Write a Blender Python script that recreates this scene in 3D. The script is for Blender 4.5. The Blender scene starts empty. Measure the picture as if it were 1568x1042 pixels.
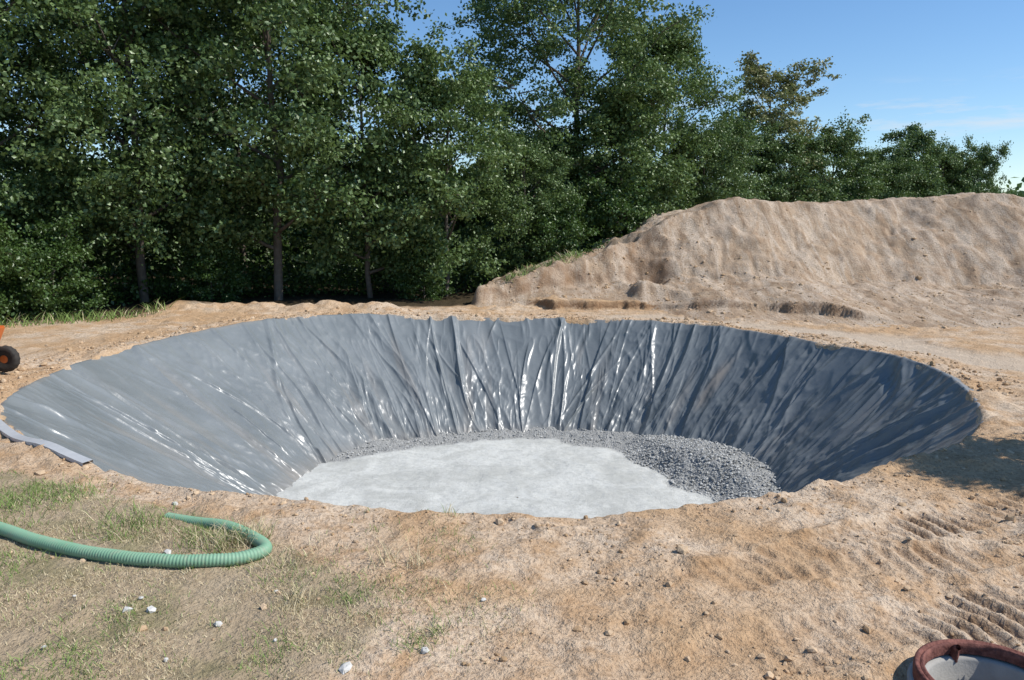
import bpy, math, numpy as np
from mathutils import Vector
scene=bpy.context.scene
# ------------------------------------------------------------ noise
def _h(ix,iy,iz,seed):
    n=(ix.astype(np.int64)*374761393+iy.astype(np.int64)*668265263+iz.astype(np.int64)*922337203+seed*1274126177)&0xFFFFFFFF
    n=((n^(n>>13))*1274126177)&0xFFFFFFFF
    n=n^(n>>16)
    return (n&0xFFFFFF)/float(0xFFFFFF)
def vn(x,y,seed=0):
    x=np.asarray(x,float);y=np.asarray(y,float)
    ix=np.floor(x);iy=np.floor(y);fx=x-ix;fy=y-iy
    fx=fx*fx*(3-2*fx);fy=fy*fy*(3-2*fy);z=np.zeros_like(ix)
    a=_h(ix,iy,z,seed);b=_h(ix+1,iy,z,seed);c=_h(ix,iy+1,z,seed);d=_h(ix+1,iy+1,z,seed)
    return (a*(1-fx)+b*fx)*(1-fy)+(c*(1-fx)+d*fx)*fy
def vn3(x,y,z,seed=0):
    iz=np.floor(z);fz=z-iz;fz=fz*fz*(3-2*fz)
    ix=np.floor(x);iy=np.floor(y);fx=x-ix;fy=y-iy
    fx=fx*fx*(3-2*fx);fy=fy*fy*(3-2*fy)
    out=0
    for k,wz in ((0,1-fz),(1,fz)):
        a=_h(ix,iy,iz+k,seed);b=_h(ix+1,iy,iz+k,seed);c=_h(ix,iy+1,iz+k,seed);d=_h(ix+1,iy+1,iz+k,seed)
        out=out+wz*((a*(1-fx)+b*fx)*(1-fy)+(c*(1-fx)+d*fx)*fy)
    return out
def fbm(x,y,s,o=3,seed=0):
    t=0;a=1.0;tot=0;x=np.asarray(x)/s;y=np.asarray(y)/s
    for i in range(o):
        xr=x*0.8-y*0.6;yr=x*0.6+y*0.8
        t=t+a*(vn(xr+i*17.3,yr+i*9.1,seed+i)*2-1);tot+=a;a*=0.5;x=x*2.03;y=y*2.03
    return t/tot
def ridged(x,y,s,o=3,seed=0,rot=True):
    t=0;a=1.0;tot=0;x=np.asarray(x)/s;y=np.asarray(y)/s
    for i in range(o):
        xr,yr=(x*0.8-y*0.6,x*0.6+y*0.8) if rot else (x,y)
        t=t+a*(1-np.abs(vn(xr+i*17.3,yr+i*9.1,seed+i)*2-1));tot+=a;a*=0.5;x=x*2.03;y=y*2.03
    return t/tot
def ss(t):
    t=np.clip(t,0,1);return t*t*(3-2*t)
# ------------------------------------------------------------ mesh helpers
def mesh_np(name,V,F,mat=None,smooth=True,attrs=None,link=True,mesh_only=False):
    V=np.ascontiguousarray(V,dtype=np.float32);F=np.ascontiguousarray(F,dtype=np.int32)
    me=bpy.data.meshes.new(name)
    me.vertices.add(len(V));me.vertices.foreach_set("co",V.ravel())
    n,k=F.shape
    me.loops.add(n*k);me.loops.foreach_set("vertex_index",F.ravel())
    me.polygons.add(n);me.polygons.foreach_set("loop_start",np.arange(0,n*k,k,dtype=np.int32))
    me.polygons.foreach_set("use_smooth",np.full(n,smooth,dtype=bool))
    me.update(calc_edges=True)
    if attrs:
        for an,av in attrs.items():
            at=me.attributes.new(an,'FLOAT','POINT');at.data.foreach_set("value",np.ascontiguousarray(av,dtype=np.float32))
    if mat: me.materials.append(mat)
    if mesh_only: return me
    ob=bpy.data.objects.new(name,me);scene.collection.objects.link(ob);return ob
def gridF(nu,nv,wrap=False):
    i=np.arange(nu-1 if not wrap else nu);j=np.arange(nv-1)
    I,J=np.meshgrid(i,j,indexing='ij');I2=(I+1)%nu
    return np.stack([I*nv+J,I2*nv+J,I2*nv+J+1,I*nv+J+1],-1).reshape(-1,4)
def tube(pts,rad,k=7):
    pts=np.asarray(pts,float);rad=np.asarray(rad,float);n=len(pts)
    T=np.gradient(pts,axis=0);T/=np.linalg.norm(T,axis=1)[:,None]+1e-9
    ref=np.array([0.31,0.95,0.05]) if abs(T[0][2])>0.7 else np.array([0,0,1.0])
    A=np.cross(T,ref);A/=np.linalg.norm(A,axis=1)[:,None]+1e-9
    B=np.cross(T,A)
    an=np.arange(k)*2*math.pi/k
    V=pts[:,None,:]+rad[:,None,None]*(A[:,None,:]*np.cos(an)[None,:,None]+B[:,None,:]*np.sin(an)[None,:,None])
    V=V.reshape(-1,3)
    I,J=np.meshgrid(np.arange(n-1),np.arange(k),indexing='ij');J2=(J+1)%k
    F=np.stack([I*k+J,I*k+J2,(I+1)*k+J2,(I+1)*k+J],-1).reshape(-1,4)
    return V,F
def cat(parts):
    Vs=[];Fs=[];o=0
    for V,F in parts:
        Vs.append(V);Fs.append(F+o);o+=len(V)
    return np.concatenate(Vs),np.concatenate(Fs)
# ------------------------------------------------------------ material helpers
class NB:
    def __init__(s,name):
        s.m=bpy.data.materials.new(name);s.m.use_nodes=True;s.t=s.m.node_tree
        s.t.nodes.clear();s.out=s.n('ShaderNodeOutputMaterial')
    def n(s,typ,**kw):
        nd=s.t.nodes.new(typ)
        for k,v in kw.items(): setattr(nd,k,v)
        return nd
    def l(s,a,b): s.t.links.new(a,b)
    def pos(s): return s.n('ShaderNodeNewGeometry').outputs['Position']
    def noise(s,scale,detail=4,rough=.55,vec=None,dist=0):
        nd=s.n('ShaderNodeTexNoise');nd.inputs['Scale'].default_value=scale;nd.inputs['Detail'].default_value=detail
        nd.inputs['Roughness'].default_value=rough;nd.inputs['Distortion'].default_value=dist
        s.l(vec if vec is not None else s.pos(),nd.inputs['Vector']);return nd.outputs['Fac']
    def vor(s,scale,vec=None,out='Distance',feat='F1'):
        nd=s.n('ShaderNodeTexVoronoi',feature=feat);nd.inputs['Scale'].default_value=scale
        s.l(vec if vec is not None else s.pos(),nd.inputs['Vector']);return nd.outputs[out]
    def ramp(s,fac,stops):
        nd=s.n('ShaderNodeValToRGB');cr=nd.color_ramp
        while len(cr.elements)<len(stops): cr.elements.new(0.5)
        for e,(p,c) in zip(cr.elements,stops):
            e.position=p;e.color=(*c,1) if not isinstance(c,(int,float)) else (c,c,c,1)
        s.l(fac,nd.inputs['Fac']);return nd.outputs['Color']
    def mix(s,fac,a,b,bt='MIX'):
        nd=s.n('ShaderNodeMixRGB',blend_type=bt)
        for inp,v in (('Fac',fac),('Color1',a),('Color2',b)):
            if isinstance(v,(int,float)): nd.inputs[inp].default_value=v if inp=='Fac' else (v,v,v,1)
            elif isinstance(v,tuple): nd.inputs[inp].default_value=(*v,1)
            else: s.l(v,nd.inputs[inp])
        return nd.outputs['Color']
    def math(s,op,a,b=0.0):
        nd=s.n('ShaderNodeMath',operation=op)
        for i,v in enumerate((a,b)):
            if isinstance(v,(int,float)): nd.inputs[i].default_value=v
            else: s.l(v,nd.inputs[i])
        return nd.outputs[0]
    def attr(s,name): return s.n('ShaderNodeAttribute',attribute_name=name).outputs['Fac']
    def bump(s,h,strength,dist,prev=None):
        nd=s.n('ShaderNodeBump');nd.inputs['Strength'].default_value=strength;nd.inputs['Distance'].default_value=dist
        s.l(h,nd.inputs['Height'])
        if prev is not None: s.l(prev,nd.inputs['Normal'])
        return nd.outputs['Normal']
    def pbr(s,col,rough=.9,spec=.2,nrm=None,metal=0):
        p=s.n('ShaderNodeBsdfPrincipled')
        if isinstance(col,tuple): p.inputs['Base Color'].default_value=(*col,1)
        else: s.l(col,p.inputs['Base Color'])
        if isinstance(rough,(int,float)): p.inputs['Roughness'].default_value=rough
        else: s.l(rough,p.inputs['Roughness'])
        p.inputs['Specular IOR Level'].default_value=spec;p.inputs['Metallic'].default_value=metal
        if nrm is not None: s.l(nrm,p.inputs['Normal'])
        s.l(p.outputs[0],s.out.inputs['Surface']);return p
# ------------------------------------------------------------ materials
def mat_soil(name,c1,c2,c3,grassy=True):
    b=NB(name)
    big=b.noise(.45,3,.6,dist=.6);mid=b.noise(2.3,5,.65);fine=b.noise(22,4,.7)
    col=b.mix(b.ramp(big,[(.40,0.0),(.58,1.0)]),c1,c2)
    col=b.mix(b.ramp(mid,[(.47,0.0),(.64,.85)]),col,c3)
    if not grassy:
        mpn=b.n('ShaderNodeMapping');mpn.inputs['Scale'].default_value=(1.5,.26,.26);b.l(b.pos(),mpn.inputs['Vector'])
        st=b.noise(1.7,5,.65,vec=mpn.outputs[0],dist=.9)
        col=b.mix(b.ramp(st,[(.49,0.0),(.60,.75)]),col,(.60,.49,.375))
        col=b.mix(b.ramp(st,[(.36,.7),(.46,0.0)]),col,(.29,.195,.12))
    col=b.mix(b.ramp(fine,[(.36,.55),(.53,0.0)]),col,(c1[0]*.50,c1[1]*.45,c1[2]*.42))
    sp=b.vor(38);col=b.mix(b.ramp(sp,[(.05,.35),(.2,0.0)]),col,(.33,.24,.16))
    damp_shade=b.attr('damp_shade');col=b.mix(damp_shade,col,(.22,.125,.065))  # mask mixes damp soil with shade painted on steep faces
    if grassy:
        pa=b.attr('path');col=b.mix(b.math('MULTIPLY',pa,.75),col,b.mix(b.noise(3,4,.6),(.48,.38,.28),(.62,.52,.40)))
        g=b.attr('grass')
        gc=b.mix(b.noise(17,4,.8),(.17,.125,.07),(.62,.49,.33))
        gc=b.mix(b.ramp(b.noise(1.7,3),[(.50,0.0),(.68,.6)]),gc,(.15,.16,.06))
        col=b.mix(b.math('MULTIPLY',g,.88),col,gc)
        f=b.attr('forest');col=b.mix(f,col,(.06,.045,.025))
        fl=b.attr('field');col=b.mix(fl,col,(.10,.13,.04))
    nr=b.bump(mid,.7,.10);nr=b.bump(fine,1.0,.042,nr)
    b.pbr(col,.95,.12,nr);return b.m
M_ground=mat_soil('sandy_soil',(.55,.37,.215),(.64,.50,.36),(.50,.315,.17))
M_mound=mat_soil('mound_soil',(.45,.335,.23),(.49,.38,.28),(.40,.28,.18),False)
def mat_leaf(name,cd,cl,yel,ty=.22):
    b=NB(name);r=b.attr('rnd')
    c=b.mix(r,cd,cl)
    oi=b.n('ShaderNodeObjectInfo');c=b.mix(b.math('MULTIPLY',oi.outputs['Random'],.40),c,yel)
    p=b.n('ShaderNodeBsdfDiffuse');b.l(c,p.inputs['Color'])
    gl=b.n('ShaderNodeBsdfGlossy');gl.inputs['Roughness'].default_value=.42;gl.inputs['Color'].default_value=(.85,.9,.8,1)
    m0=b.n('ShaderNodeMixShader');m0.inputs[0].default_value=.055;b.l(p.outputs[0],m0.inputs[1]);b.l(gl.outputs[0],m0.inputs[2])
    tr=b.n('ShaderNodeBsdfTranslucent');b.l(b.mix(.5,c,(.15,.24,.04)),tr.inputs['Color'])
    ms=b.n('ShaderNodeMixShader');ms.inputs[0].default_value=ty
    b.l(m0.outputs[0],ms.inputs[1]);b.l(tr.outputs[0],ms.inputs[2]);b.l(ms.outputs[0],b.out.inputs['Surface']);return b.m
M_leaf=mat_leaf('leaf_green',(.042,.082,.024),(.185,.265,.098),(.13,.19,.05))
M_leafb=mat_leaf('leaf_turning',(.13,.17,.06),(.36,.33,.16),(.24,.22,.09))
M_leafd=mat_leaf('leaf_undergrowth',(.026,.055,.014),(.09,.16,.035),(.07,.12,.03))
b=NB('bark');b.pbr(b.mix(b.noise(6,3),(.07,.055,.042),(.20,.17,.14)),.95,.1,b.bump(b.noise(20,3),.6,.02));M_bark=b.m
b=NB('grass_blade');r=b.attr('rnd');b.pbr(b.ramp(r,[(0,(.66,.56,.37)),(.5,(.46,.38,.21)),(.56,(.13,.20,.045)),(1,(.24,.33,.10))]),.7,.2);M_grass=b.m
# liner
b=NB('plastic_liner')
g=b.noise(.8,4,.6);g2=b.noise(5,4,.65)
col=b.mix(b.ramp(g,[(.35,0.0),(.65,1.0)]),(.160,.176,.178),(.205,.220,.220))
col=b.mix(b.ramp(g2,[(.58,0.0),(.8,.22)]),col,(.31,.30,.28))
col=b.mix(b.math('MULTIPLY',b.attr('dust'),.6),col,(.38,.30,.22))
ro=b.ramp(g2,[(.3,.27),(.7,.39)])
b.pbr(col,ro,.5,b.bump(b.noise(11,3,.5),.14,.03));M_liner=b.m
# gravel
b=NB('gravel')
w=b.attr('white');v1=b.vor(30);inv=b.math('SUBTRACT',1.0,w)
gc=b.mix(b.noise(30,3,.7),(.28,.28,.265),(.52,.515,.485))
gc=b.mix(b.ramp(v1,[(.4,0.0),(.75,.5)]),gc,(.16,.16,.15))
wc=b.mix(b.ramp(b.noise(.9,4,.65,dist=1),[(.42,0.0),(.62,1.0)]),(.62,.62,.575),(.49,.49,.45))
wc=b.mix(b.ramp(b.noise(7,5,.8),[(.45,0.0),(.70,.6)]),wc,(.36,.36,.325))
col=b.mix(w,gc,wc)
nr=b.bump(b.math('MULTIPLY',v1,inv),.9,.03);nr=b.bump(b.noise(18,5,.8),.8,.026,nr)
b.pbr(col,.9,.2,nr);M_gravel=b.m
b=NB('gravel_stone');oi=b.attr('rnd');b.pbr(b.mix(oi,(.26,.26,.245),(.58,.575,.54)),.9,.2);M_stone=b.m
b=NB('soil_clod');oi=b.attr('rnd');b.pbr(b.mix(oi,(.38,.25,.14),(.59,.44,.29)),.95,.1,b.bump(b.noise(60,2),.5,.01));M_clod=b.m
# ------------------------------------------------------------ pit outline
CX,CY=0.0,13.8
tab=[(-180,8.0),(-158,7.85),(-145,7.5),(-133,7.25),(-108,6.95),(-94,7.02),(-75,6.95),(-57,6.95),(-32,7.25),(-5,7.3),(30,7.05),(60,7.2),(88,7.0),(109,7.3),(127,7.75),(146,7.75),(172,7.95),(180,8.0)]
ta=np.radians([t[0] for t in tab]);tr_=np.array([t[1] for t in tab])
TH=np.linspace(-math.pi,math.pi,1441)
def smw(y,n=41):
    k=np.hanning(n);k/=k.sum();e=np.concatenate([y[-n-1:-1],y,y[1:n+1]]);return np.convolve(e,k,'same')[n:-n]
RT=smw(np.interp(TH,ta,tr_),61)+0.03*np.sin(TH*9+1)
ZR=.24*np.exp(-((np.degrees(TH)-138)/26)**2)+.04*ss((np.sin(TH)+.6)/.8)-.02
RB=4.5+.22*np.exp(-((np.degrees(TH)-32)/22)**2)+.06*np.sin(TH*5+2)
def Rtop(t): return np.interp(t,TH,RT)
def Zr(t): return np.interp(t,TH,ZR)
def Rbot(t): return np.interp(t,TH,RB)
DEP=2.42
MC_=(2.66,3.97)
def low(x,y): return .05*fbm(x,y,3.1,2,11)
def polar(x,y):
    dx=x-CX;dy=y-CY;return np.hypot(dx,dy),np.arctan2(dy,dx)
def seg(x,y,x0,y0,x1,y1):
    L=math.hypot(x1-x0,y1-y0);ux,uy=(x1-x0)/L,(y1-y0)/L
    u=(x-x0)*ux+(y-y0)*uy;v=-(x-x0)*uy+(y-y0)*ux;return u,v,L
PATH=[(1.5,22.0),(5.2,20.8),(7.9,17.9),(9.3,14.5),(10.0,11.5),(11.0,7.5),(13,3)]
def path_m(x,y):
    d=np.full(np.shape(x),99.)
    for (a,b_),(c,e) in zip(PATH[:-1],PATH[1:]):
        L2=(c-a)**2+(e-b_)**2;u=np.clip(((x-a)*(c-a)+(y-b_)*(e-b_))/L2,0,1);d=np.minimum(d,np.hypot(x-a-u*(c-a),y-b_-u*(e-b_)))
    return ss((.85-d+.8*fbm(x,y,1.1,4,95))/.5)*ss((x-1.5)/1.5)
TRACKS=[(-.3,3.95,7.5,6.6),(.1,5.05,7.5,8.0),(.6,3.3,6.2,4.4),(1.4,5.6,7.5,6.0),(1.0,4.45,6.5,5.0)]
def track_h(x,y):
    t=np.zeros_like(x);mm=np.zeros_like(x);dk=np.zeros_like(x)
    for k,(a,b_,c,d) in enumerate(TRACKS):
        u,v,L=seg(x,y,a,b_,c,d)
        v=v+.14*np.sin(u*.7+k)
        wob=fbm(x,y,.8,2,40+k)
        m=ss((.26-np.abs(v)+.10*wob)/.06)*ss((u-.3)/.9)*ss((L-u)/.8)*ss(.70+2.4*fbm(x,y,1.1,2,60+k))
        cle=np.clip(np.sin((u+.10*np.abs(v)+.05*fbm(x,y,.5,2,66))*2*math.pi/.17)*1.8,-1,1)
        am=.019*np.clip(.75+1.2*fbm(x,y,.5,2,69+k),0,1.4)
        t=t*(1-m)+m*(-.026+am*cle)
        t=t+.03*np.exp(-((np.abs(v)-.31)/.06)**2)*ss(.3+1.5*fbm(x,y,.7,2,67+k))*ss((u-.3)/.9)*ss((L-u)/.8)
        dk=np.maximum(dk*(1-m),m*np.clip(-cle,0,1)*am/.019);mm=np.maximum(mm,m)  # grooves between cleats darkened, painted shade
    return t,mm,dk
def ledge(x,y):
    yl=np.interp(x,[-1,1.5,4.4,7.2,9.5,12],[24.3,23.6,23.0,21.2,20.0,18.6])+.6*fbm(x,y,1.4,4,80)
    a=np.clip(1.0+.9*fbm(x,y*0,1.3,2,84),.15,1.3)
    return .24*a*ss((y-yl)/.16)*ss((x+.5)/1.5)*ss((10.5-x)/2.2)
def ground_h(x,y,full=True):
    x=np.asarray(x,float);y=np.asarray(y,float)
    r,t=polar(x,y);R=Rtop(t);zr=Zr(t);Rb=Rbot(t)
    near=np.exp(-(np.maximum(np.hypot(x,y-12)-20,0)/12)**2)
    out=r-R
    lo=low(x,y)
    th_,tm,_d=track_h(x,y)
    gz=grass_mask(x,y);pm=path_m(x,y)
    fine=.056*fbm(x,y,.7,5,3)*near+.021*near*fbm(x,y,.15,2,13)
    rg=ridged(x,y,.42,3,21)
    fine=fine+near*.05*np.clip(rg-.60,0,1)*3.2*(.25+.75*np.clip(fbm(x,y,2.2,2,5)+.4,0,1))
    fine=fine*(1-.65*tm)*(1-.6*pm)-.04*pm
    nearside=np.exp(-((np.degrees(t)+90)/50)**4)
    fine=fine+(.045+.035*(1-nearside))*np.exp(-((out-.20)/.28)**2)*(fbm(x,y,.38,4,31)*1.2+.35-.4*nearside)
    fine=fine+th_*(out>.2)
    fine=fine*(1-.5*gz)
    berm=.30*np.exp(-((y-22.3)/.8)**2)*ss((-2.6-x)/1.5)*ss((x+12)/3)*(.7+.9*fbm(x,y,.7,3,90))
    zo=zr*np.exp(-np.maximum(out,0)/2.5)+lo+fine+ledge(x,y)+berm
    s=(R-r)/(R-Rb)
    zl=zr-(zr+DEP)*np.clip(s,0,1.1)+lo*np.clip(1-s,0,1)
    ins=R-r
    zi=zl-.15*ss(ins/.2)+fine*(1-ss(ins/.12))
    zz=np.where(out>=0,zo,zi)
    return np.where(np.hypot(x-MC_[0],y-MC_[1])<.365,-1.36,zz)
def grass_mask(x,y):
    bx=np.interp(y,[0,4.1,4.9,5.3,5.8,6.7,7.3,7.9,9.0],[-.9,-1.25,-1.1,-1.0,-1.75,-2.7,-4.0,-5.3,-9])
    n=.5*fbm(x,y,.9,4,70)
    return ss((bx+n-x)/.45+.5)*ss((8.6-y)/.6)
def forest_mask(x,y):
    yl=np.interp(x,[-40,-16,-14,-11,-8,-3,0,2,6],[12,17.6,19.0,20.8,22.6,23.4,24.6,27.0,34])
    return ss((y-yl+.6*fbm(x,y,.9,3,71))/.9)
def axis(segs,far_lo,far_hi,g=1.07):
    a=[]
    for lo_,hi,st in segs: a+=list(np.arange(lo_,hi,st))
    a.append(segs[-1][1])
    st=segs[0][2];v=a[0];pre=[]
    while v>far_lo: st*=g;v-=st;pre.append(v)
    st=segs[-1][2];v=a[-1];post=[]
    while v<far_hi: st*=g;v+=st;post.append(v)
    return np.array(pre[::-1]+a+post)
xs=axis([(-9.5,-1,.042),(-1,5.2,.025),(5.2,10.5,.045)],-600,600);ys=axis([(3.5,9.2,.028),(9.2,24,.065)],-400,900)
X,Y=np.meshgrid(xs,ys,indexing='ij');X=X.ravel();Y=Y.ravel()
Z=ground_h(X,Y)
r,t=polar(X,Y);out=r-Rtop(t)
g=grass_mask(X,Y)*(out>0)
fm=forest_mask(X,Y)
fd=np.maximum(ss((np.hypot(X,Y-14)-34)/8),0)
Zg=Z.reshape(len(xs),len(ys));gx=np.gradient(Zg,xs,axis=0);gy=np.gradient(Zg,ys,axis=1);sl=np.hypot(gx,gy).ravel()
_,tm,dk=track_h(X,Y);lg=ledge(X,Y);pm=path_m(X,Y)
damp_shade=np.clip(ss((sl-.5)/.9)*.5*(out>0)+.45*ss(fbm(X,Y,2.6,4,55)*1.7-.30)*np.exp(-((out-1.0)/1.8)**2)+.06*tm+.36*dk+.6*ss((sl-.3)/.5)*(lg>.02)*(lg<.2),0,.85)*(1-pm*.8)  # damp patches near rim, plus painted shade on slopes, ledges and cleat grooves
mesh_np('ground',np.stack([X,Y,Z],1),gridF(len(xs),len(ys)),M_ground,True,{'grass':g,'forest':fm,'field':fd*(1-fm*.6),'damp_shade':damp_shade,'path':pm})
# ------------------------------------------------------------ liner
nt,ns=3200,130
th=np.linspace(-math.pi,math.pi,nt,endpoint=False);sv=np.concatenate([np.linspace(-.07,0,8,endpoint=False),np.linspace(0,1.04,ns-8)])
T,S=np.meshgrid(th,sv,indexing='ij')
Rt=Rtop(T);Rb=Rbot(T);r=Rt-(Rt-Rb)*S
x=CX+r*np.cos(T);y=CY+r*np.sin(T)
lift=.09*np.exp(-((np.degrees(T)+4)/20)**2)+.03*np.exp(-((np.degrees(T)-128)/14)**2)
deg=np.degrees(T)
nearside=np.exp(-((deg+90)/48)**4)
z=Zr(T)-(Zr(T)+DEP)*np.clip(S,0,1.1)+low(x,y)*np.clip(1-S,0,1)+.012
z=z+np.where(S<0,S*.9+lift,lift*np.exp(-np.clip(S,0,1)/.05))-nearside*.14*np.exp(-np.clip(S,0,1)/.12)
A=T*7.2
def wrapd(a): return (a+math.pi)%(2*math.pi)-math.pi
busy=.48+.52*np.exp(-((deg-70)/62)**4)
d=.06*fbm(A*1.0,S*1.6,1.2,2,101)
wa=A+.5*fbm(A,S*2,1.6,2,104)+.35*S
d=d+busy*.085*(ridged(wa,S*.40,.66,1,105,False)**4-.3)*(.45+.55*vn(A*.8,S*2,106))
d=d+busy*.040*(ridged(wa*1.07+.6*S,S*.8,.31,1,107,False)**3-.3)*(.3+.7*vn(A*1.3,S*2,108))
d=d+busy*.012*(ridged(wa*1.03-.3*S,S*1.1,.14,1,109,False)**3-.3)
d=d+.006*fbm(A+S*.9,S*.9,.22,2,103)
rl=np.random.default_rng(5)
for k in range(150):
    a0=rl.uniform(-math.pi,math.pi);sl_=rl.normal(0,.14);w=rl.uniform(.004,.013);am=rl.uniform(.008,.034)
    s0=rl.uniform(-.3,.6);s1=s0+rl.uniform(.3,1.1)
    dd=wrapd(T-(a0+sl_*S+.012*np.sin(S*7+k)))
    d=d+am*np.exp(-(dd/w)**2)*ss((S-s0)/.2)*ss((s1-S)/.2)
for k in range(125):
    big=k<26
    a0=(-math.pi+k*2*math.pi/26+rl.uniform(-.09,.09)) if big else rl.uniform(-.9,3.7);sl_=rl.normal(0,.13)
    aa_=rl.uniform(.04,.09) if big else rl.uniform(.015,.05);sg=rl.choice([-1,1])
    s0,s1=(-.5,1.6) if big else (lambda q0:(q0,q0+rl.uniform(.5,1.3)))(rl.uniform(-.4,.5))
    dd=sg*wrapd(T-(a0+sl_*S+.008*np.sin(S*5+k)))
    d=d+aa_*np.where(dd>0,np.exp(-dd/(.03 if big else .02)),np.exp(dd/.003))*(.6+.4*np.sin(S*4+k))*ss((S-s0)/.2)*ss((s1-S)/.2)
crm=ss((S-.30)/.45)*(.35+.65*ss(fbm(x,y,1.8,2,120)*2+.6))
d=d+.08*crm*(ridged(A*1.0,S*3.2,.55,3,130)-.5)
d=d+.035*ss(fbm(x,y,1.5,2,125)*2+.2)*(ridged(A,S*3,.28,2,140)-.5)
d=d+.16*np.exp(-((deg-2)/7)**2)*np.exp(-((S-.10)/.12)**2)*(ridged(A*1.2+S*2,S*3,.7,2,160)-.35)
d=d*ss((S+.09)/.12)*(1-nearside*(1-ss(S/.35)))
d=d*np.where(S<0,.5,1)
x=x-d*.7*np.cos(T);y=y-d*.7*np.sin(T);z=z+d*.7
dust=np.clip(ss((S-.9)/.12)*.3+.7*ss((.03-S)/.05)*ss(fbm(A,S,.5,2,150)+.5)+.8*np.exp(-(wrapd(T-math.radians(38)-.04*S)/.02)**2)*ss((S-.2)/.2)*ss((.75-S)/.2)+.25*ss(fbm(A*1.5,S*.8,.5,3,155)*2-.2)*ss(S*3),0,1)
mesh_np('pond_liner',np.stack([x,y,z],-1).reshape(-1,3),gridF(nt,len(sv),True),M_liner,True,{'dust':dust.ravel()})
# pale strip lying flat along the left edge of the liner
sp=np.array([(-9.6,13.6),(-8.5,12.0),(-7.4,10.65),(-6.4,9.62),(-5.66,8.92),(-5.0,8.45),(-4.6,8.2)])
cdd=np.concatenate([[0],np.cumsum(np.hypot(*np.diff(sp,axis=0).T))]);uu=np.linspace(0,cdd[-1],160)
sx_=np.interp(uu,cdd,sp[:,0]);sy_=np.interp(uu,cdd,sp[:,1])
tx=np.gradient(sx_);ty=np.gradient(sy_);ll=np.hypot(tx,ty);nx,ny=-ty/ll,tx/ll
k_=np.hanning(31);k_/=k_.sum();gz_=np.convolve(np.pad(np.maximum(ground_h(sx_-nx*.1,sy_-ny*.1),ground_h(sx_,sy_)),30,mode='edge'),k_,'same')[30:-30]
pp=[]
for o,zz in ((-.07,-.01),(-.068,.030),(.045,.038),(.048,.0)):
    pp.append(np.stack([sx_+nx*o,sy_+ny*o,gz_+zz],1))
b=NB('pale_strip');b.pbr(b.mix(b.noise(9,3),(.38,.39,.40),(.54,.54,.53)),.45,.4)
mesh_np('liner_edge_strip',np.stack(pp,1).reshape(-1,3),gridF(160,4),b.m,False)
# ------------------------------------------------------------ gravel bed
nr_,na=170,620
rr=np.linspace(0.02,5.25,nr_);aa=np.linspace(-math.pi,math.pi,na,endpoint=False)
RWA=[-180,-150,-120,-60,-20,5,30,55,80,105,130,150,180];RWV=[5.2,5.2,5.2,4.4,3.75,3.35,3.3,3.7,4.0,4.1,4.2,4.6,5.2]
A_,R_=np.meshgrid(aa,rr,indexing='ij');x=CX+.1+R_*np.cos(A_);y=CY+R_*np.sin(A_)
rw=np.interp(np.degrees(A_),RWA,RWV)+.35*fbm(x,y,.9,4,200)
wm=ss((rw-R_)/.25)
heap=.28*np.exp(-((np.degrees(A_)-20)/26)**2)
z=-2.42+(.12+heap)*ss((R_-rw+.1)/1.0)+.02*fbm(x,y,.9,3,210)+(1-wm)*.03*fbm(x,y,.13,3,211)+.018*fbm(x,y,.3,3,212)
mesh_np('gravel_bed',np.stack([x,y,z],-1).reshape(-1,3),gridF(na,nr_,True),M_gravel,True,{'white':wm.ravel()})
# ------------------------------------------------------------ scattered stones
ph=(1+5**.5)/2
ICO=np.array([(-1,ph,0),(1,ph,0),(-1,-ph,0),(1,-ph,0),(0,-1,ph),(0,1,ph),(0,-1,-ph),(0,1,-ph),(ph,0,-1),(ph,0,1),(-ph,0,-1),(-ph,0,1)],float)/math.sqrt(1+ph*ph)
ICF=np.array([(0,11,5),(0,5,1),(0,1,7),(0,7,10),(0,10,11),(1,5,9),(5,11,4),(11,10,2),(10,7,6),(7,1,8),(3,9,4),(3,4,2),(3,2,6),(3,6,8),(3,8,9),(4,9,5),(2,4,11),(6,2,10),(8,6,7),(9,8,1)])
def stones(name,P,size,mat,seed,flat=.7,smooth=False):
    q=np.random.default_rng(seed);n=len(P)
    Vb=ICO[None]*(1+q.uniform(-.28,.28,(n,12,1)))
    ang=q.uniform(0,6.283,n);c,s=np.cos(ang)[:,None],np.sin(ang)[:,None]
    sc=q.uniform(.65,1.25,(n,3));sc[:,2]*=flat;Vb=Vb*sc[:,None]*size[:,None,None]
    xx=Vb[...,0]*c-Vb[...,1]*s;yy=Vb[...,0]*s+Vb[...,1]*c
    V=np.stack([xx,yy,Vb[...,2]],-1)+P[:,None]
    F=(ICF[None]+np.arange(n)[:,None,None]*12).reshape(-1,3)
    return mesh_np(name,V.reshape(-1,3),F,mat,smooth,{'rnd':np.repeat(q.random(n),12)})
q=np.random.default_rng(3)
n=11000;a=q.uniform(-.6,math.pi+.1,n);ro=q.uniform(3.1,4.95,n);x=CX+.1+ro*np.cos(a);y=CY+ro*np.sin(a)
rwv=np.interp(np.degrees(a),RWA,RWV)+.35*fbm(x,y,.9,4,200)
k=(ro>rwv-.12)&(q.random(n)<.2+.8*(a<.9));x,y,ro,rwv,a=x[k],y[k],ro[k],rwv[k],a[k]
hp_=.28*np.exp(-((np.degrees(a)-20)/26)**2)
stones('gravel_stones',np.stack([x,y,-2.42+(.12+hp_)*ss((ro-rwv+.1)/1.0)+.02*fbm(x,y,.9,3,210)+.012],1),q.uniform(.008,.030,len(x)),M_stone,4)
n=13000
x=q.uniform(-5,7.5,n);y=q.uniform(3.6,9.5,n)
dn=fbm(x,y,.9,3,300);rr,tt=polar(x,y);o=rr-Rtop(tt)
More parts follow.
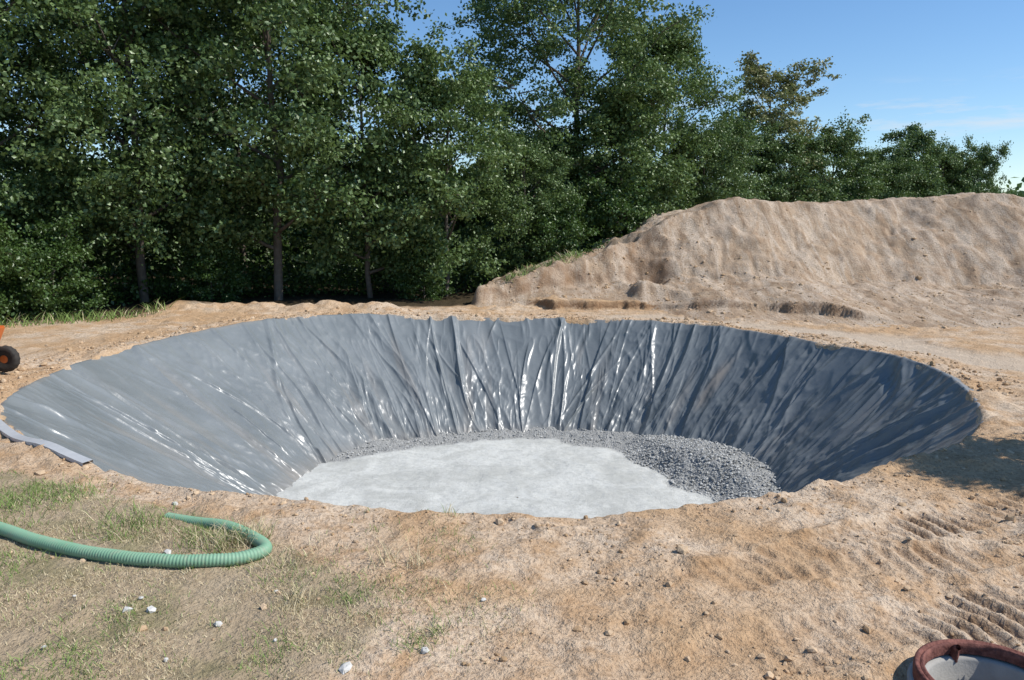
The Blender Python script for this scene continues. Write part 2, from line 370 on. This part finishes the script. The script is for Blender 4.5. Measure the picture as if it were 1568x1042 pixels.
pr=np.clip(.12+1.3*dn,0,1)+.7*np.exp(-((o-.2)/.25)**2)+.25*ss((x-2)/2)
pr=pr*(1-.85*grass_mask(x,y))
k=(q.random(n)<pr)&(o>.02)&(np.hypot(x-MC_[0],y-MC_[1])>.5);x,y=x[k],y[k]
sz=np.clip(q.lognormal(-4.8,.65,len(x)),.004,.05)
n2=3400;a2=q.uniform(-.3,math.pi+.6,n2);r2=Rtop(wrapd(a2))+np.abs(q.normal(.1,.7,n2))+.03
x=np.concatenate([x,CX+r2*np.cos(a2)]);y=np.concatenate([y,CY+r2*np.sin(a2)]);sz=np.concatenate([sz,np.clip(q.lognormal(-4.2,.55,n2),.01,.07)])
k=path_m(x,y)<.5;x,y,sz=x[k],y[k],sz[k]
stones('soil_clods',np.stack([x,y,ground_h(x,y)+sz*.25],1),sz,M_clod,6,.75)
# ------------------------------------------------------------ dirt mound
RX=[-1.6,-1.2,-.9,-.2,1.0,2.65,4.2,5.2,6.3,7.75,10.5,12.7,14.5,16.2,17.0,17.9,18.9,20.8,23]
RY=[24.6,24.6,24.7,25.2,26,27,28,28.4,28.8,29.2,29.2,29.2,28.9,28.3,28,27.6,27,26,25]
RH=[-.5,.0,.52,.62,.75,1.15,1.8,2.48,2.78,3.05,3.28,3.36,3.42,3.58,3.72,3.5,3.0,2.0,.2]
mxs=np.linspace(-2,24,800)
def _sm(v,n=17):
    k=np.hanning(n);k/=k.sum();return np.convolve(np.pad(v,n,mode='edge'),k,'same')[n:-n]
RHs=_sm(np.interp(mxs,RX,RH));RYs=_sm(np.interp(mxs,RX,RY),61)
GRV=[(7.4,27.6,6.9,25.0),(8.5,28.0,7.6,24.4),(8.9,27.2,8.2,24.2),(10.0,28.3,9.0,24.8),(12.4,28.2,11.8,25.9),(13.4,28.4,12.6,24.6),(15.2,25.6,14.5,23.2),(6.3,27.8,5.9,26.2)]
def mound_h(x,y):
    wx=x+.35*fbm(x,y,1.6,3,400);wy=y+.45*fbm(x,y,2.1,2,401)
    H=np.interp(wx,mxs,RHs);yr=np.interp(wx,mxs,RYs);sd=(yr-wy)*.95
    H=np.where((x<-1.9)|(x>23.5),-1,H)
    lum=ss((7.2-x)/2.5)
    s_=np.maximum(sd,0)
    fr=np.maximum(H-(.68+.25*lum)*s_,.34*H-.11*s_)
    bm_=ss((x-2.5)/1.5)*ss((14-x)/3)
    be=np.minimum(.40+.15*fbm(x,y,1.5,3,480),(.55*(H/.7+2.2-s_)))*bm_-1.5*(1-bm_)
    fr=np.where(s_>H*.8,np.maximum(fr,be),fr)
    bk=H-.65*np.maximum(-sd-3.0,0)
    best=np.where(sd>0,fr,bk)
    gul=ridged(x*1.6+.35*y+1.2*fbm(x,y,1,2,410),y*.35,1.0,4,411,False)-.5
    on=ss(best/.5)
    best=best+on*(.10*fbm(x,y,1.3,3,402)+.11*fbm(x,y,.45,5,403)+.10*gul*(1-.5*lum)+lum*.42*(ridged(x,y,1.0,4,404)-.5))
    best=best+on*.12*(ridged(x,y,.9,5,440)-.6)
    for k,(a,b_,c,d_) in enumerate(GRV):
        u,v,L=seg(x,y,a,b_,c,d_);v=v+.10*np.sin(u*1.2+k)+.10*fbm(x,y,.9,2,450+k)
        best=best-.055*np.exp(-(v/.07)**2)*ss(u/.8)*ss((L-u)/.9)*ss(.6+1.6*fbm(x,y,.6,2,470))
    rd,tt=polar(x,y)
    best=np.where(rd<Rtop(tt)+.35,-9.,best)
    return best
mx=np.arange(-2.5,24.5,.07);my=np.arange(17,35,.07);X,Y=np.meshgrid(mx,my,indexing='ij');X=X.ravel();Y=Y.ravel()
mh=mound_h(X,Y)
Z=low(X,Y)+ledge(X,Y)+mh-.06
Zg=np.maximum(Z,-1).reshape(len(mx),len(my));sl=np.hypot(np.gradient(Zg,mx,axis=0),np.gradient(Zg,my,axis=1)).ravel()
dmp_shade=np.clip(ss((sl-1.0)/.8)*.5+.40*ss((7.5-X)/3)*ss(fbm(X,Y,1.2,3,420)+.3),0,.7)  # painted shade on steep faces, darker soil toward the left end
F=gridF(len(mx),len(my));keep=(mh[F]>-.16).any(axis=1)&(mh[F]>-2).all(axis=1);F=F[keep];us=np.unique(F);mp_=np.zeros(len(X),int);mp_[us]=np.arange(len(us))
Zc=np.where(mh<-.05,Z-.25,Z)
mesh_np('dirt_mound',np.stack([X,Y,Zc],1)[us],mp_[F],M_mound,True,{'damp_shade':dmp_shade[us]})
n=10000;x=q.uniform(-1,22,n);y=q.uniform(18,29.5,n);mh=mound_h(x,y)
k=(mh>.02)&(q.random(n)<.15+.75*np.exp(-np.maximum(mh,0)/.6)+.35*(x<7));x,y,mh=x[k],y[k],mh[k]
sz=np.clip(q.lognormal(-3.95,.55,len(x)),.010,.12);stones('mound_clods',np.stack([x,y,low(x,y)+ledge(x,y)+mh-.06],1),sz,M_clod,9)
# ------------------------------------------------------------ foliage helpers
def leaves(C,L,q,up=.55,outw=None):
    n=len(C);N=q.normal(size=(n,3));N/=np.linalg.norm(N,axis=1)[:,None];N[:,2]+=up
    if outw is not None: N+=outw*.45
    N/=np.linalg.norm(N,axis=1)[:,None]
    t=np.cross(N,q.normal(size=(n,3)));t/=np.linalg.norm(t,axis=1)[:,None]+1e-9;bb=np.cross(N,t)
    Ls=(L*q.uniform(.65,1.3,n))[:,None]
    V=np.stack([C-t*Ls*.5,C+bb*Ls*.36-N*Ls*.06,C+t*Ls*.55,C-bb*Ls*.36-N*Ls*.06],1).reshape(-1,3)
    F=np.arange(n*4).reshape(-1,4);return V,F
def gen_tree(seed,H,W,cb,nl,fill,lp,leaf=.13,matl=M_leaf,csize=.5,gap=.33,topw=.25,lean=0.0):
    q=np.random.default_rng(seed);parts=[]
    n=10;t=np.linspace(0,1,n);tx=np.cumsum(q.normal(0,.07,n))*H/13+lean*t**1.5;ty=np.cumsum(q.normal(0,.07,n))*H/13;tx-=tx[0];ty-=ty[0]
    TP=np.stack([tx,ty,t*H*.93],1);tr=H*.0105*(1-t)**.75+.012
    parts.append(tube(TP,tr,8))
    def prof(u): return (topw+(1-topw)*np.clip(np.sin(math.pi*np.clip(u*.86+.10,0,1)),0,1)**.75)*np.clip((1.02-u)/.18,0,1)**.6
    CC=[]
    for i in range(nl):
        tt=cb*.8+(.95-cb*.8)*((i+.5)/nl);u=max(0,(tt-cb)/(1-cb));az=i*2.4+q.uniform(-.4,.4)
        Rr=W/2*prof(u)*q.uniform(.55,1.08);el=math.radians(18+42*u+q.uniform(-8,8))
        p0=np.array([np.interp(tt,t,TP[:,0]),np.interp(tt,t,TP[:,1]),tt*H*.93])
        dr=np.array([math.cos(az)*math.cos(el),math.sin(az)*math.cos(el),math.sin(el)])
        L=min(Rr/math.cos(el),(1.0-tt)*H+.8)
        k=np.linspace(0,1,6)[:,None];bp=p0+dr*L*k+np.array([0,0,.12*L])*k**2+q.normal(0,.04,(6,3))*L*k*.5
        r0=max(.018,np.interp(tt,t,tr)*.55);parts.append(tube(bp,r0*(1-k[:,0])+.008,5))
        CC.append(bp[-1]);CC.append(bp[4])
        for j in range(7):
            f=q.uniform(.3,.98);s0=p0+dr*L*f+np.array([0,0,.12*L*f*f])
            d2=dr*.6+q.normal(0,.6,3);d2[2]=abs(d2[2])*.6-.05;d2/=np.linalg.norm(d2);l2=L*q.uniform(.2,.42)
            kk=np.linspace(0,1,4)[:,None];sp=s0+d2*l2*kk+np.array([0,0,-.08*l2])*kk**2
            parts.append(tube(sp,r0*.35*(1-kk[:,0])+.005,4));CC.append(sp[-1]);CC.append(sp[2])
    u=q.random(fill)**.9;az=q.uniform(0,6.283,fill);rad=W/2*prof(u)*np.sqrt(q.uniform(.25,1.12,fill))
    zz=(cb+(1-cb)*u)*H*.97;cx=np.interp(zz/(H*.93),t,TP[:,0]);cy=np.interp(zz/(H*.93),t,TP[:,1])
    C2=np.stack([cx+rad*np.cos(az),cy+rad*np.sin(az),zz],1)
    keep=vn3(C2[:,0]/1.5+seed,C2[:,1]/1.5,C2[:,2]/1.2,seed)>gap
    C=np.concatenate([np.array(CC),C2[keep]]);m=len(C)
    cs=csize*q.uniform(.5,1.3,m)
    cid=np.repeat(np.arange(m),np.maximum(6,(lp*(cs/csize)**1.6).astype(int)))
    gq=q.normal(size=(len(cid),3))*np.array([.40,.40,.24]);
    ax=q.normal(size=(m,3));ax[:,2]=ax[:,2]*.4+.25;ax/=np.linalg.norm(ax,axis=1)[:,None]
    gq=gq+ax[cid]*(q.normal(size=(len(cid),1))*.45)
    P=C[cid]+gq*cs[cid][:,None]
    P[:,2]=np.maximum(P[:,2],.08)
    ow=gq/(np.linalg.norm(gq,axis=1)[:,None]+1e-6)
    V,F=leaves(P,leaf,q,.45,ow*1.3)
    crnd=q.random(m)[cid]*.65+q.random(len(cid))*.35
    fm=mesh_np('foliage',V,F,matl,False,{'rnd':np.repeat(crnd,4)},mesh_only=True)
    tv,tf=cat(parts);tm=mesh_np('tree_wood',tv,tf,M_bark,True,mesh_only=True)
    return tm,fm
VT=[gen_tree(1,13,8.0,.14,20,440,98,gap=.42,csize=.60),
    gen_tree(2,12,7.0,.15,18,390,98,gap=.42,csize=.58),
    gen_tree(3,8,6.0,.10,15,270,84,csize=.48,gap=.40),
    gen_tree(4,14.8,9.0,.18,26,740,94,gap=.41,csize=.54,topw=.35),
    gen_tree(5,3.0,3.6,.02,9,110,64,leaf=.11,matl=M_leafd,csize=.36,gap=.2),
    gen_tree(6,11,5.0,.2,20,230,66,matl=M_leafb,csize=.38,gap=.36),
    gen_tree(8,8.6,3.6,.1,14,240,76,csize=.42,topw=.1,gap=.3)]
def tree(v,x,y,H,rot,wx=1.0,name='deciduous_tree'):
    tm,fm=VT[v];base=[13,12,8,14.8,3.0,11,8.6][v];s=H/base
    z=float(ground_h(np.array([x]),np.array([y]))[0])
    ob=bpy.data.objects.new(name,tm);scene.collection.objects.link(ob);ob.location=(x,y,z-.05);ob.rotation_euler=(0,0,rot);ob.scale=(s*wx,s*wx,s)
    fo=bpy.data.objects.new('foliage',fm);scene.collection.objects.link(fo);fo.parent=ob
    return ob
for a in [(0,-19.6,20.8,13,.3),(1,-15.4,22.8,12.5,1.2),(0,-11.8,25,13.2,2.2),(1,-7.8,26,13.2,3.4,1.05),(2,-4.9,27.0,9.0,.8,.95),
          (2,-2.3,27.2,7.4,4.0),(2,.5,30,5.4,1.0),
          (1,-21,29,13,5),(0,-15,31,13.5,.5),(1,-10.8,31.5,13,4.4),(0,-26,18,13,1.9),(1,-27,26,13,2.9),(0,-31,14,13,.2),
          (3,2.9,35,15.6,2.6),(1,6.9,36.5,10.9,1.0,.95),(2,4.4,33.6,7.6,2.2,1.1),(2,1.4,34,6.0,5.2,1.1),
          (2,8.8,36,6.4,.2),(2,11.2,40,7.2,1.2),(2,13.6,40.5,6.6,2.9),(2,16.9,42,7.1,3.9),(2,19.6,43,6.3,5.0),(2,21.6,43.6,5.6,1),
          (2,24.4,45,6.6,.5,.8),(2,26.6,45.2,6.6,2.0,.62),(2,29.5,52,4.6,2.0,.9)]:
    tree(*a[:5],*(a[5:] if len(a)>5 else ()))
tree(5,13.7,42.5,10.8,1.1,1.15);tree(6,22.4,44.5,7.9,1.1,.95);tree(6,25.6,46,6.6,.1,1.)
for a in [(-13.6,19.4,2.6,.2),(-15.5,18.2,3.0,1.7),(-12.6,21.4,2.2,2.),(-17.5,17.0,3.0,3.2),(-9.8,25.4,1.9,4),(-3.0,26.6,1.8,.9),(1.8,29.6,2.6,2.2),(4.3,31.3,3.2,5)]:
    tree(4,*a[:3],a[3],1.0,'shrub')
tree(6,8.7,7.75,4.9,.6,1.0,'shadow_tree')  # unseen tree added outside the view to cast the right-hand shadow
q=np.random.default_rng(77)
n=50000;x=q.uniform(-34,6,n);yl=np.interp(x,[-40,-14,-11,-8,-3,0,2,6],[16,22.4,25.0,27.2,28.0,28.6,29.4,35])
y=yl+q.gamma(2.0,1.5,n);hmax=.25+1.5*vn(x/1.1,y/1.1,5)+.16*(y-yl)
z=ground_h(x,y)+hmax*q.random(n)**.8
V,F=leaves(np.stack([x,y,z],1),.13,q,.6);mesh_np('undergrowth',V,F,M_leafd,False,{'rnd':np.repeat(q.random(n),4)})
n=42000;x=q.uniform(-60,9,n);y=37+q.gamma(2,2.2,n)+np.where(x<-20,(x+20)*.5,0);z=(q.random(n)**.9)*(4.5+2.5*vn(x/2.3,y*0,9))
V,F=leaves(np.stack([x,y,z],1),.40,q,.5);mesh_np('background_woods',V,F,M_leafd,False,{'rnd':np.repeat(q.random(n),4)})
n=60000;x=q.uniform(-220,260,n);y=95+q.gamma(2,4,n)+np.abs(x-40)*.05
top=7.6+1.8*(vn(x/7,x*0,3)-.5)*2+1.3*(vn(x/2.2,x*0,6)-.5)
z=top*q.random(n)**.75
V,F=leaves(np.stack([x,y,z],1),.95,q,.4);mesh_np('distant_treeline',V,F,M_leaf,False,{'rnd':np.repeat(q.random(n),4)})
# ------------------------------------------------------------ grass
def blades(name,x,y,z,h,w,green,seed):
    q=np.random.default_rng(seed);n=len(x);a=q.uniform(0,6.283,n);le=q.uniform(.3,1.6,n)*h;a2=q.uniform(0,6.283,n)
    P=np.stack([x,y,z],1);bx=np.stack([np.cos(a),np.sin(a),a*0],1)*w[:,None]
    ld=np.stack([np.cos(a2)*le,np.sin(a2)*le,h],1)
    md=ld*np.array([.4,.4,.6]);V=np.stack([P-bx,P+bx,P+md+bx*.7,P+md-bx*.7,P+ld],1)
    F=(np.array([[0,1,2],[0,2,3],[3,2,4]])[None]+np.arange(n)[:,None,None]*5).reshape(-1,3)
    rn=np.where(green,q.uniform(.58,1,n),q.uniform(0,.48,n));return mesh_np(name,V.reshape(-1,3),F,M_grass,False,{'rnd':np.repeat(rn,5)})
X_=[];Y_=[];H_=[];G_=[]
n=150000;x=q.uniform(-6.5,-.1,n);y=q.uniform(3.6,8.8,n);gm=np.clip(grass_mask(x,y)+.12*np.exp(-((x+.9)/.7)**2),0,1);k=q.random(n)<gm*(.04+1.1*ss(vn(x*2.2,y*2.2,31)*.7+.7*vn(x*6,y*6,35)-.28))
x,y=x[k],y[k];gr=q.random(len(x))<np.clip(.05+1.9*fbm(x,y,.8,3,33),.02,.9);X_.append(x);Y_.append(y);G_.append(gr);H_.append(q.uniform(.008,.034,len(x))*(1+1.0*gr))
tufts=[(-3.4,6.55,.35,300,.14,.85),(-4.6,6.9,.5,600,.11,.9),(-4.3,7.3,.4,400,.10,.9),(-2.35,6.05,.22,300,.18,.30),(-2.15,6.2,.14,140,.20,.2),(-2.6,6.2,.3,260,.10,.6),(-1.7,5.55,.3,260,.07,.5),
 (-1.2,5.4,.35,260,.06,.6),(-.75,5.3,.3,200,.05,.6),(-.5,4.7,.12,90,.09,.6),(-.62,4.55,.10,60,.09,.8),(-1.5,5.15,.12,90,.12,.1),(-.75,5.7,.1,40,.20,0),(-1.0,5.75,.12,30,.24,0),
 (-2.5,5.05,.3,200,.04,.9),(-.05,5.15,.25,60,.05,.8),(-.55,6.75,.07,30,.12,.4),(-1.75,5.85,.35,160,.10,.1),(-1.0,4.9,.35,260,.05,.1),(-.3,4.95,.4,260,.045,.2),(-.1,4.75,.3,140,.05,0),(-3.6,5.1,.4,200,.05,.5)]
for cx,cy,rd,n,h,gf in tufts:
    X_.append(q.normal(cx,rd*.5,n));Y_.append(q.normal(cy,rd*.5,n));H_.append(q.uniform(.35,1,n)*h);G_.append(q.random(n)<gf)
n=7000;x=q.uniform(-18,-9.6,n);y=q.uniform(14,22,n);yv=np.interp(x,[-18,-16,-14,-11,-9.6],[14.8,16.6,18.2,20.2,21.4]);k=(np.abs(y-yv-.6)<.7);x,y=x[k],y[k]
X_.append(x);Y_.append(y);H_.append(q.uniform(.08,.34,len(x)));G_.append(q.random(len(x))<.85)
n=700;x=q.uniform(-.2,2.4,n);y=np.interp(x,mxs,RYs)+.6+q.normal(0,.3,n);X_.append(x);Y_.append(y);H_.append(q.uniform(.10,.32,n));G_.append(q.random(n)<.6)
x=np.concatenate(X_);y=np.concatenate(Y_);h=np.concatenate(H_);gr=np.concatenate(G_)
mh=mound_h(x,y);z=ground_h(x,y)+np.where((mh>0)&(y>20),mh-.08,0)-.004
far=y>12
blades('grass',x,y,z,h,np.where(far,.010,.0026)*np.where(h>.1,1.3,1),gr,12)
pts=[(-2.47,5.0,.038),(-2.62,4.98,.03),(-1.95,4.85,.036),(-.54,4.5,.03),(-2.75,5.92,.04),(-.98,4.29,.045),(-2.6,5.15,.02),(-3.2,7.1,.035),(-3.4,4.7,.018),(-2.9,4.5,.015),(-2.1,4.4,.02),(-1.5,4.6,.015),(-3.9,5.3,.02),(-3.1,5.2,.014),(-1.7,5.3,.016),(-.2,5.1,.018)]
P=np.array([(a,b_,0) for a,b_,c in pts]);P[:,2]=ground_h(P[:,0],P[:,1])+.010
b=NB('pale_rock');b.pbr(b.mix(b.noise(30,3),(.45,.43,.38),(.68,.66,.62)),.85,.2,b.bump(b.noise(50,3),.5,.01))
stones('white_stones',P,np.array([c for *_,c in pts]),b.m,15,.6)
# ------------------------------------------------------------ hose
hp=np.array([(-8.5,8.1),(-7,7.5),(-5.6,6.85),(-4.9,6.52),(-4.35,6.31),(-3.85,6.04),(-3.24,5.79),(-2.68,5.67),(-2.24,5.71),(-2.02,5.84),(-1.99,5.98),(-2.2,6.2),(-2.6,6.5),(-2.95,6.7),(-3.14,6.79)])
def cr(P,m):
    o=[]
    for i in range(len(P)-1):
        p0=P[max(i-1,0)];p1=P[i];p2=P[i+1];p3=P[min(i+2,len(P)-1)]
        for t in np.linspace(0,1,m,endpoint=False): o.append(.5*((2*p1)+(-p0+p2)*t+(2*p0-5*p1+4*p2-p3)*t*t+(-p0+3*p1-3*p2+p3)*t**3))
    o.append(P[-1]);return np.array(o)
c=cr(hp,40);ln=np.concatenate([[0],np.cumsum(np.hypot(*np.diff(c,axis=0).T))]);N=int(ln[-1]/.0065)
u=np.linspace(0,ln[-1],N);hx=np.interp(u,ln,c[:,0]);hy=np.interp(u,ln,c[:,1])
gh=ground_h(hx,hy);kk=np.hanning(81);kk/=kk.sum();hz=np.convolve(np.pad(gh,80,mode='edge'),kk,'same')[80:-80]+.046
hz=hz-.07*ss((u-ln[-1]+1.0)/.9)
rad=.050+.0035*np.sin(u*2*math.pi/.026)
V,F=tube(np.stack([hx,hy,hz],1),rad,18)
b=NB('green_hose_plastic');hc=b.mix(b.noise(3,3),(.15,.32,.19),(.26,.41,.28));hc=b.mix(b.ramp(b.noise(16,4,.7),[(.5,0.0),(.75,.5)]),hc,(.36,.32,.23));b.pbr(hc,.55,.35)
mesh_np('corrugated_hose',V,F,b.m)
# ------------------------------------------------------------ manhole ring
def lathe(prof,n,cx,cy,z0):
    a=np.arange(n)*2*math.pi/n;pr=np.array(prof);V=np.stack([cx+pr[None,:,0]*np.cos(a)[:,None],cy+pr[None,:,0]*np.sin(a)[:,None],z0+np.repeat(pr[None,:,1],n,0)],-1).reshape(-1,3)
    return V,gridF(n,len(pr),True)
b=NB('rusty_red_iron');b.pbr(b.mix(b.ramp(b.noise(14,5,.75),[(.35,0.0),(.65,1.0)]),(.085,.028,.022),(.25,.10,.075)),.8,.3,b.bump(b.noise(40,4),.8,.01));MR=b.m
b=NB('concrete');b.pbr(b.mix(b.noise(10,4),(.27,.26,.235),(.44,.42,.38)),.95,.15,b.bump(b.noise(60,3),.5,.005));MC=b.m
mc=MC_
root=bpy.data.objects.new('manhole_shaft',None);scene.collection.objects.link(root)
V,F=lathe([(.40,-.1),(.405,.10),(.40,.125),(.385,.13),(.375,.118),(.368,.118),(.36,.13),(.35,.127),(.347,.10),(.347,.06)],72,*mc,.0);o=mesh_np('iron_rim',V,F,MR);o.parent=root
V,F=lathe([(.43,-.2),(.43,.03),(.41,.045),(.335,.045),(.325,.03),(.325,-.25),(.31,-.26),(.31,-1.3),(.01,-1.3)],64,*mc,.0);o=mesh_np('concrete_ring',V,F,MC);o.parent=root
lug=[]
for a in (95,215,335):
    a=math.radians(a);cx,cy=mc[0]+.345*math.cos(a),mc[1]+.345*math.sin(a)
    lug.append(tube([(cx,cy,.02),(cx,cy,.10),(cx-.03*math.cos(a),cy-.03*math.sin(a),.12)],[.026,.026,.018],6))
V,F=cat(lug);o=mesh_np('lugs',V,F,MR);o.parent=root
# ------------------------------------------------------------ small orange dumper (mostly out of frame)
import bmesh
root=bpy.data.objects.new('mini_dumper',None);scene.collection.objects.link(root)
b=NB('orange_paint');b.pbr(b.mix(b.noise(8,4),(.62,.17,.03),(.50,.12,.03)),.45,.5);MO=b.m
b=NB('rubber');b.pbr(b.mix(b.noise(20,4),(.02,.02,.02),(.07,.06,.05)),.85,.2);MB=b.m
DX=-.22
def box(name,pts,mat,bev=.02):
    bm=bmesh.new();vs=[bm.verts.new((p[0]+DX,p[1],p[2])) for p in pts]
    for f in ((0,3,2,1),(4,5,6,7),(0,1,5,4),(1,2,6,5),(2,3,7,6),(3,0,4,7)): bm.faces.new([vs[i] for i in f])
    bmesh.ops.bevel(bm,geom=bm.edges[:],offset=bev,segments=2,affect='EDGES')
    me=bpy.data.meshes.new(name);bm.to_mesh(me);bm.free();me.materials.append(mat);ob=bpy.data.objects.new(name,me);scene.collection.objects.link(ob);ob.parent=root;return ob
def bx(x0,x1,y0,y1,z0,z1,i=0): return [(x0+i,y0+i,z0),(x1-i,y0+i,z0),(x1-i,y1-i,z0),(x0+i,y1-i,z0),(x0,y0,z1),(x1,y0,z1),(x1,y1,z1),(x0,y1,z1)]
box('chassis',bx(-10.1,-8.55,12.55,13.15,.25,.42),MB);box('skip',bx(-9.5,-8.45,12.4,13.3,.45,.85,.12),MO,.03)
box('engine_cover',bx(-10.2,-9.6,12.5,13.2,.44,.9,.0),MO,.05);box('seat',bx(-9.95,-9.65,12.65,13.05,.92,1.0),MB)
for i,(wx,wy) in enumerate([(-8.5,12.45),(-8.5,13.25),(-9.8,12.45),(-9.8,13.25)]):
    pr=[(.07,-.05),(.13,-.06),(.20,-.075),(.22,-.05),(.225,0),(.22,.05),(.20,.075),(.13,.06),(.07,.05)]
    an=np.arange(48)*2*math.pi/48;V=np.array([[((p[0]+(.01 if (k%3==0 and p[0]>.2) else 0))*math.cos(t_),p[1],(p[0]+(.01 if (k%3==0 and p[0]>.2) else 0))*math.sin(t_)) for p in pr] for k,t_ in enumerate(an)]).reshape(-1,3)+np.array([wx+DX,wy,.27])
    o=mesh_np('tyre_%d'%(i+1),V,gridF(48,9,True),MB);o.parent=root
    V=np.array([[(p[0]*math.cos(t_),p[1],p[0]*math.sin(t_)) for p in [(.005,-.045),(.05,-.05),(.125,-.035),(.125,.035),(.05,.05),(.005,.045)]] for t_ in an]).reshape(-1,3)+np.array([wx+DX,wy,.27])
    o=mesh_np('hub_%d'%(i+1),V,gridF(48,6,True),MO);o.parent=root
# ------------------------------------------------------------ light, sky, camera
S=Vector((.66,-.10,.74)).normalized()
el=math.asin(S.z);az=math.atan2(S.x,S.y)
sun=bpy.data.lights.new('sun','SUN');sun.energy=5.0;sun.angle=math.radians(.5);sun.color=(1,.965,.91)
so=bpy.data.objects.new('sun',sun);scene.collection.objects.link(so);so.rotation_euler=(-S).to_track_quat('-Z','Y').to_euler();so.location=(20,-5,30)
w=bpy.data.worlds.new('World');scene.world=w;w.use_nodes=True;nt_=w.node_tree;nt_.nodes.clear()
N_=nt_.nodes.new;Lk=nt_.links.new
sky=N_('ShaderNodeTexSky');sky.sky_type='NISHITA';sky.sun_disc=False;sky.sun_elevation=el;sky.sun_rotation=az;sky.altitude=400;sky.air_density=1.0;sky.dust_density=.1;sky.ozone_density=4.0
hs=N_('ShaderNodeHueSaturation');hs.inputs['Saturation'].default_value=1.12;hs.inputs['Value'].default_value=1.15;Lk(sky.outputs[0],hs.inputs['Color'])
tc=N_('ShaderNodeTexCoord');mp=N_('ShaderNodeMapping');mp.inputs['Scale'].default_value=(5,5,34);Lk(tc.outputs['Generated'],mp.inputs['Vector'])
nz=N_('ShaderNodeTexNoise');nz.inputs['Scale'].default_value=1.6;nz.inputs['Detail'].default_value=7;nz.inputs['Roughness'].default_value=.6;Lk(mp.outputs[0],nz.inputs['Vector'])
rp=N_('ShaderNodeValToRGB');rp.color_ramp.elements[0].position=.50;rp.color_ramp.elements[1].position=.75;Lk(nz.outputs['Fac'],rp.inputs['Fac'])
sx=N_('ShaderNodeSeparateXYZ');Lk(tc.outputs['Generated'],sx.inputs[0])
band=N_('ShaderNodeValToRGB');e=band.color_ramp.elements;e[0].position=.07;e[0].color=(0,0,0,1);e[1].position=.12;e[1].color=(1,1,1,1);e2=e.new(.16);e2.color=(0,0,0,1);Lk(sx.outputs['Z'],band.inputs['Fac'])
mu=N_('ShaderNodeMath');mu.operation='MULTIPLY';Lk(rp.outputs[0],mu.inputs[0]);Lk(band.outputs[0],mu.inputs[1])
mx_=N_('ShaderNodeMixRGB');Lk(mu.outputs[0],mx_.inputs[0]);Lk(hs.outputs[0],mx_.inputs[1]);mx_.inputs[2].default_value=(6,6.2,6.5,1)
bg=N_('ShaderNodeBackground');bg.inputs['Strength'].default_value=.13;Lk(mx_.outputs[0],bg.inputs[0]);wo=N_('ShaderNodeOutputWorld');Lk(bg.outputs[0],wo.inputs[0])
scene.view_settings.view_transform='Standard';scene.view_settings.look='None';scene.view_settings.exposure=0
cam=bpy.data.cameras.new('camera');cam.lens=27.46;cam.sensor_width=36;cam.clip_end=3000;cam.clip_start=.05
co=bpy.data.objects.new('camera',cam);scene.collection.objects.link(co);co.location=(0,0,2.6);co.rotation_euler=(math.radians(90-8.59),0,0)
scene.camera=co
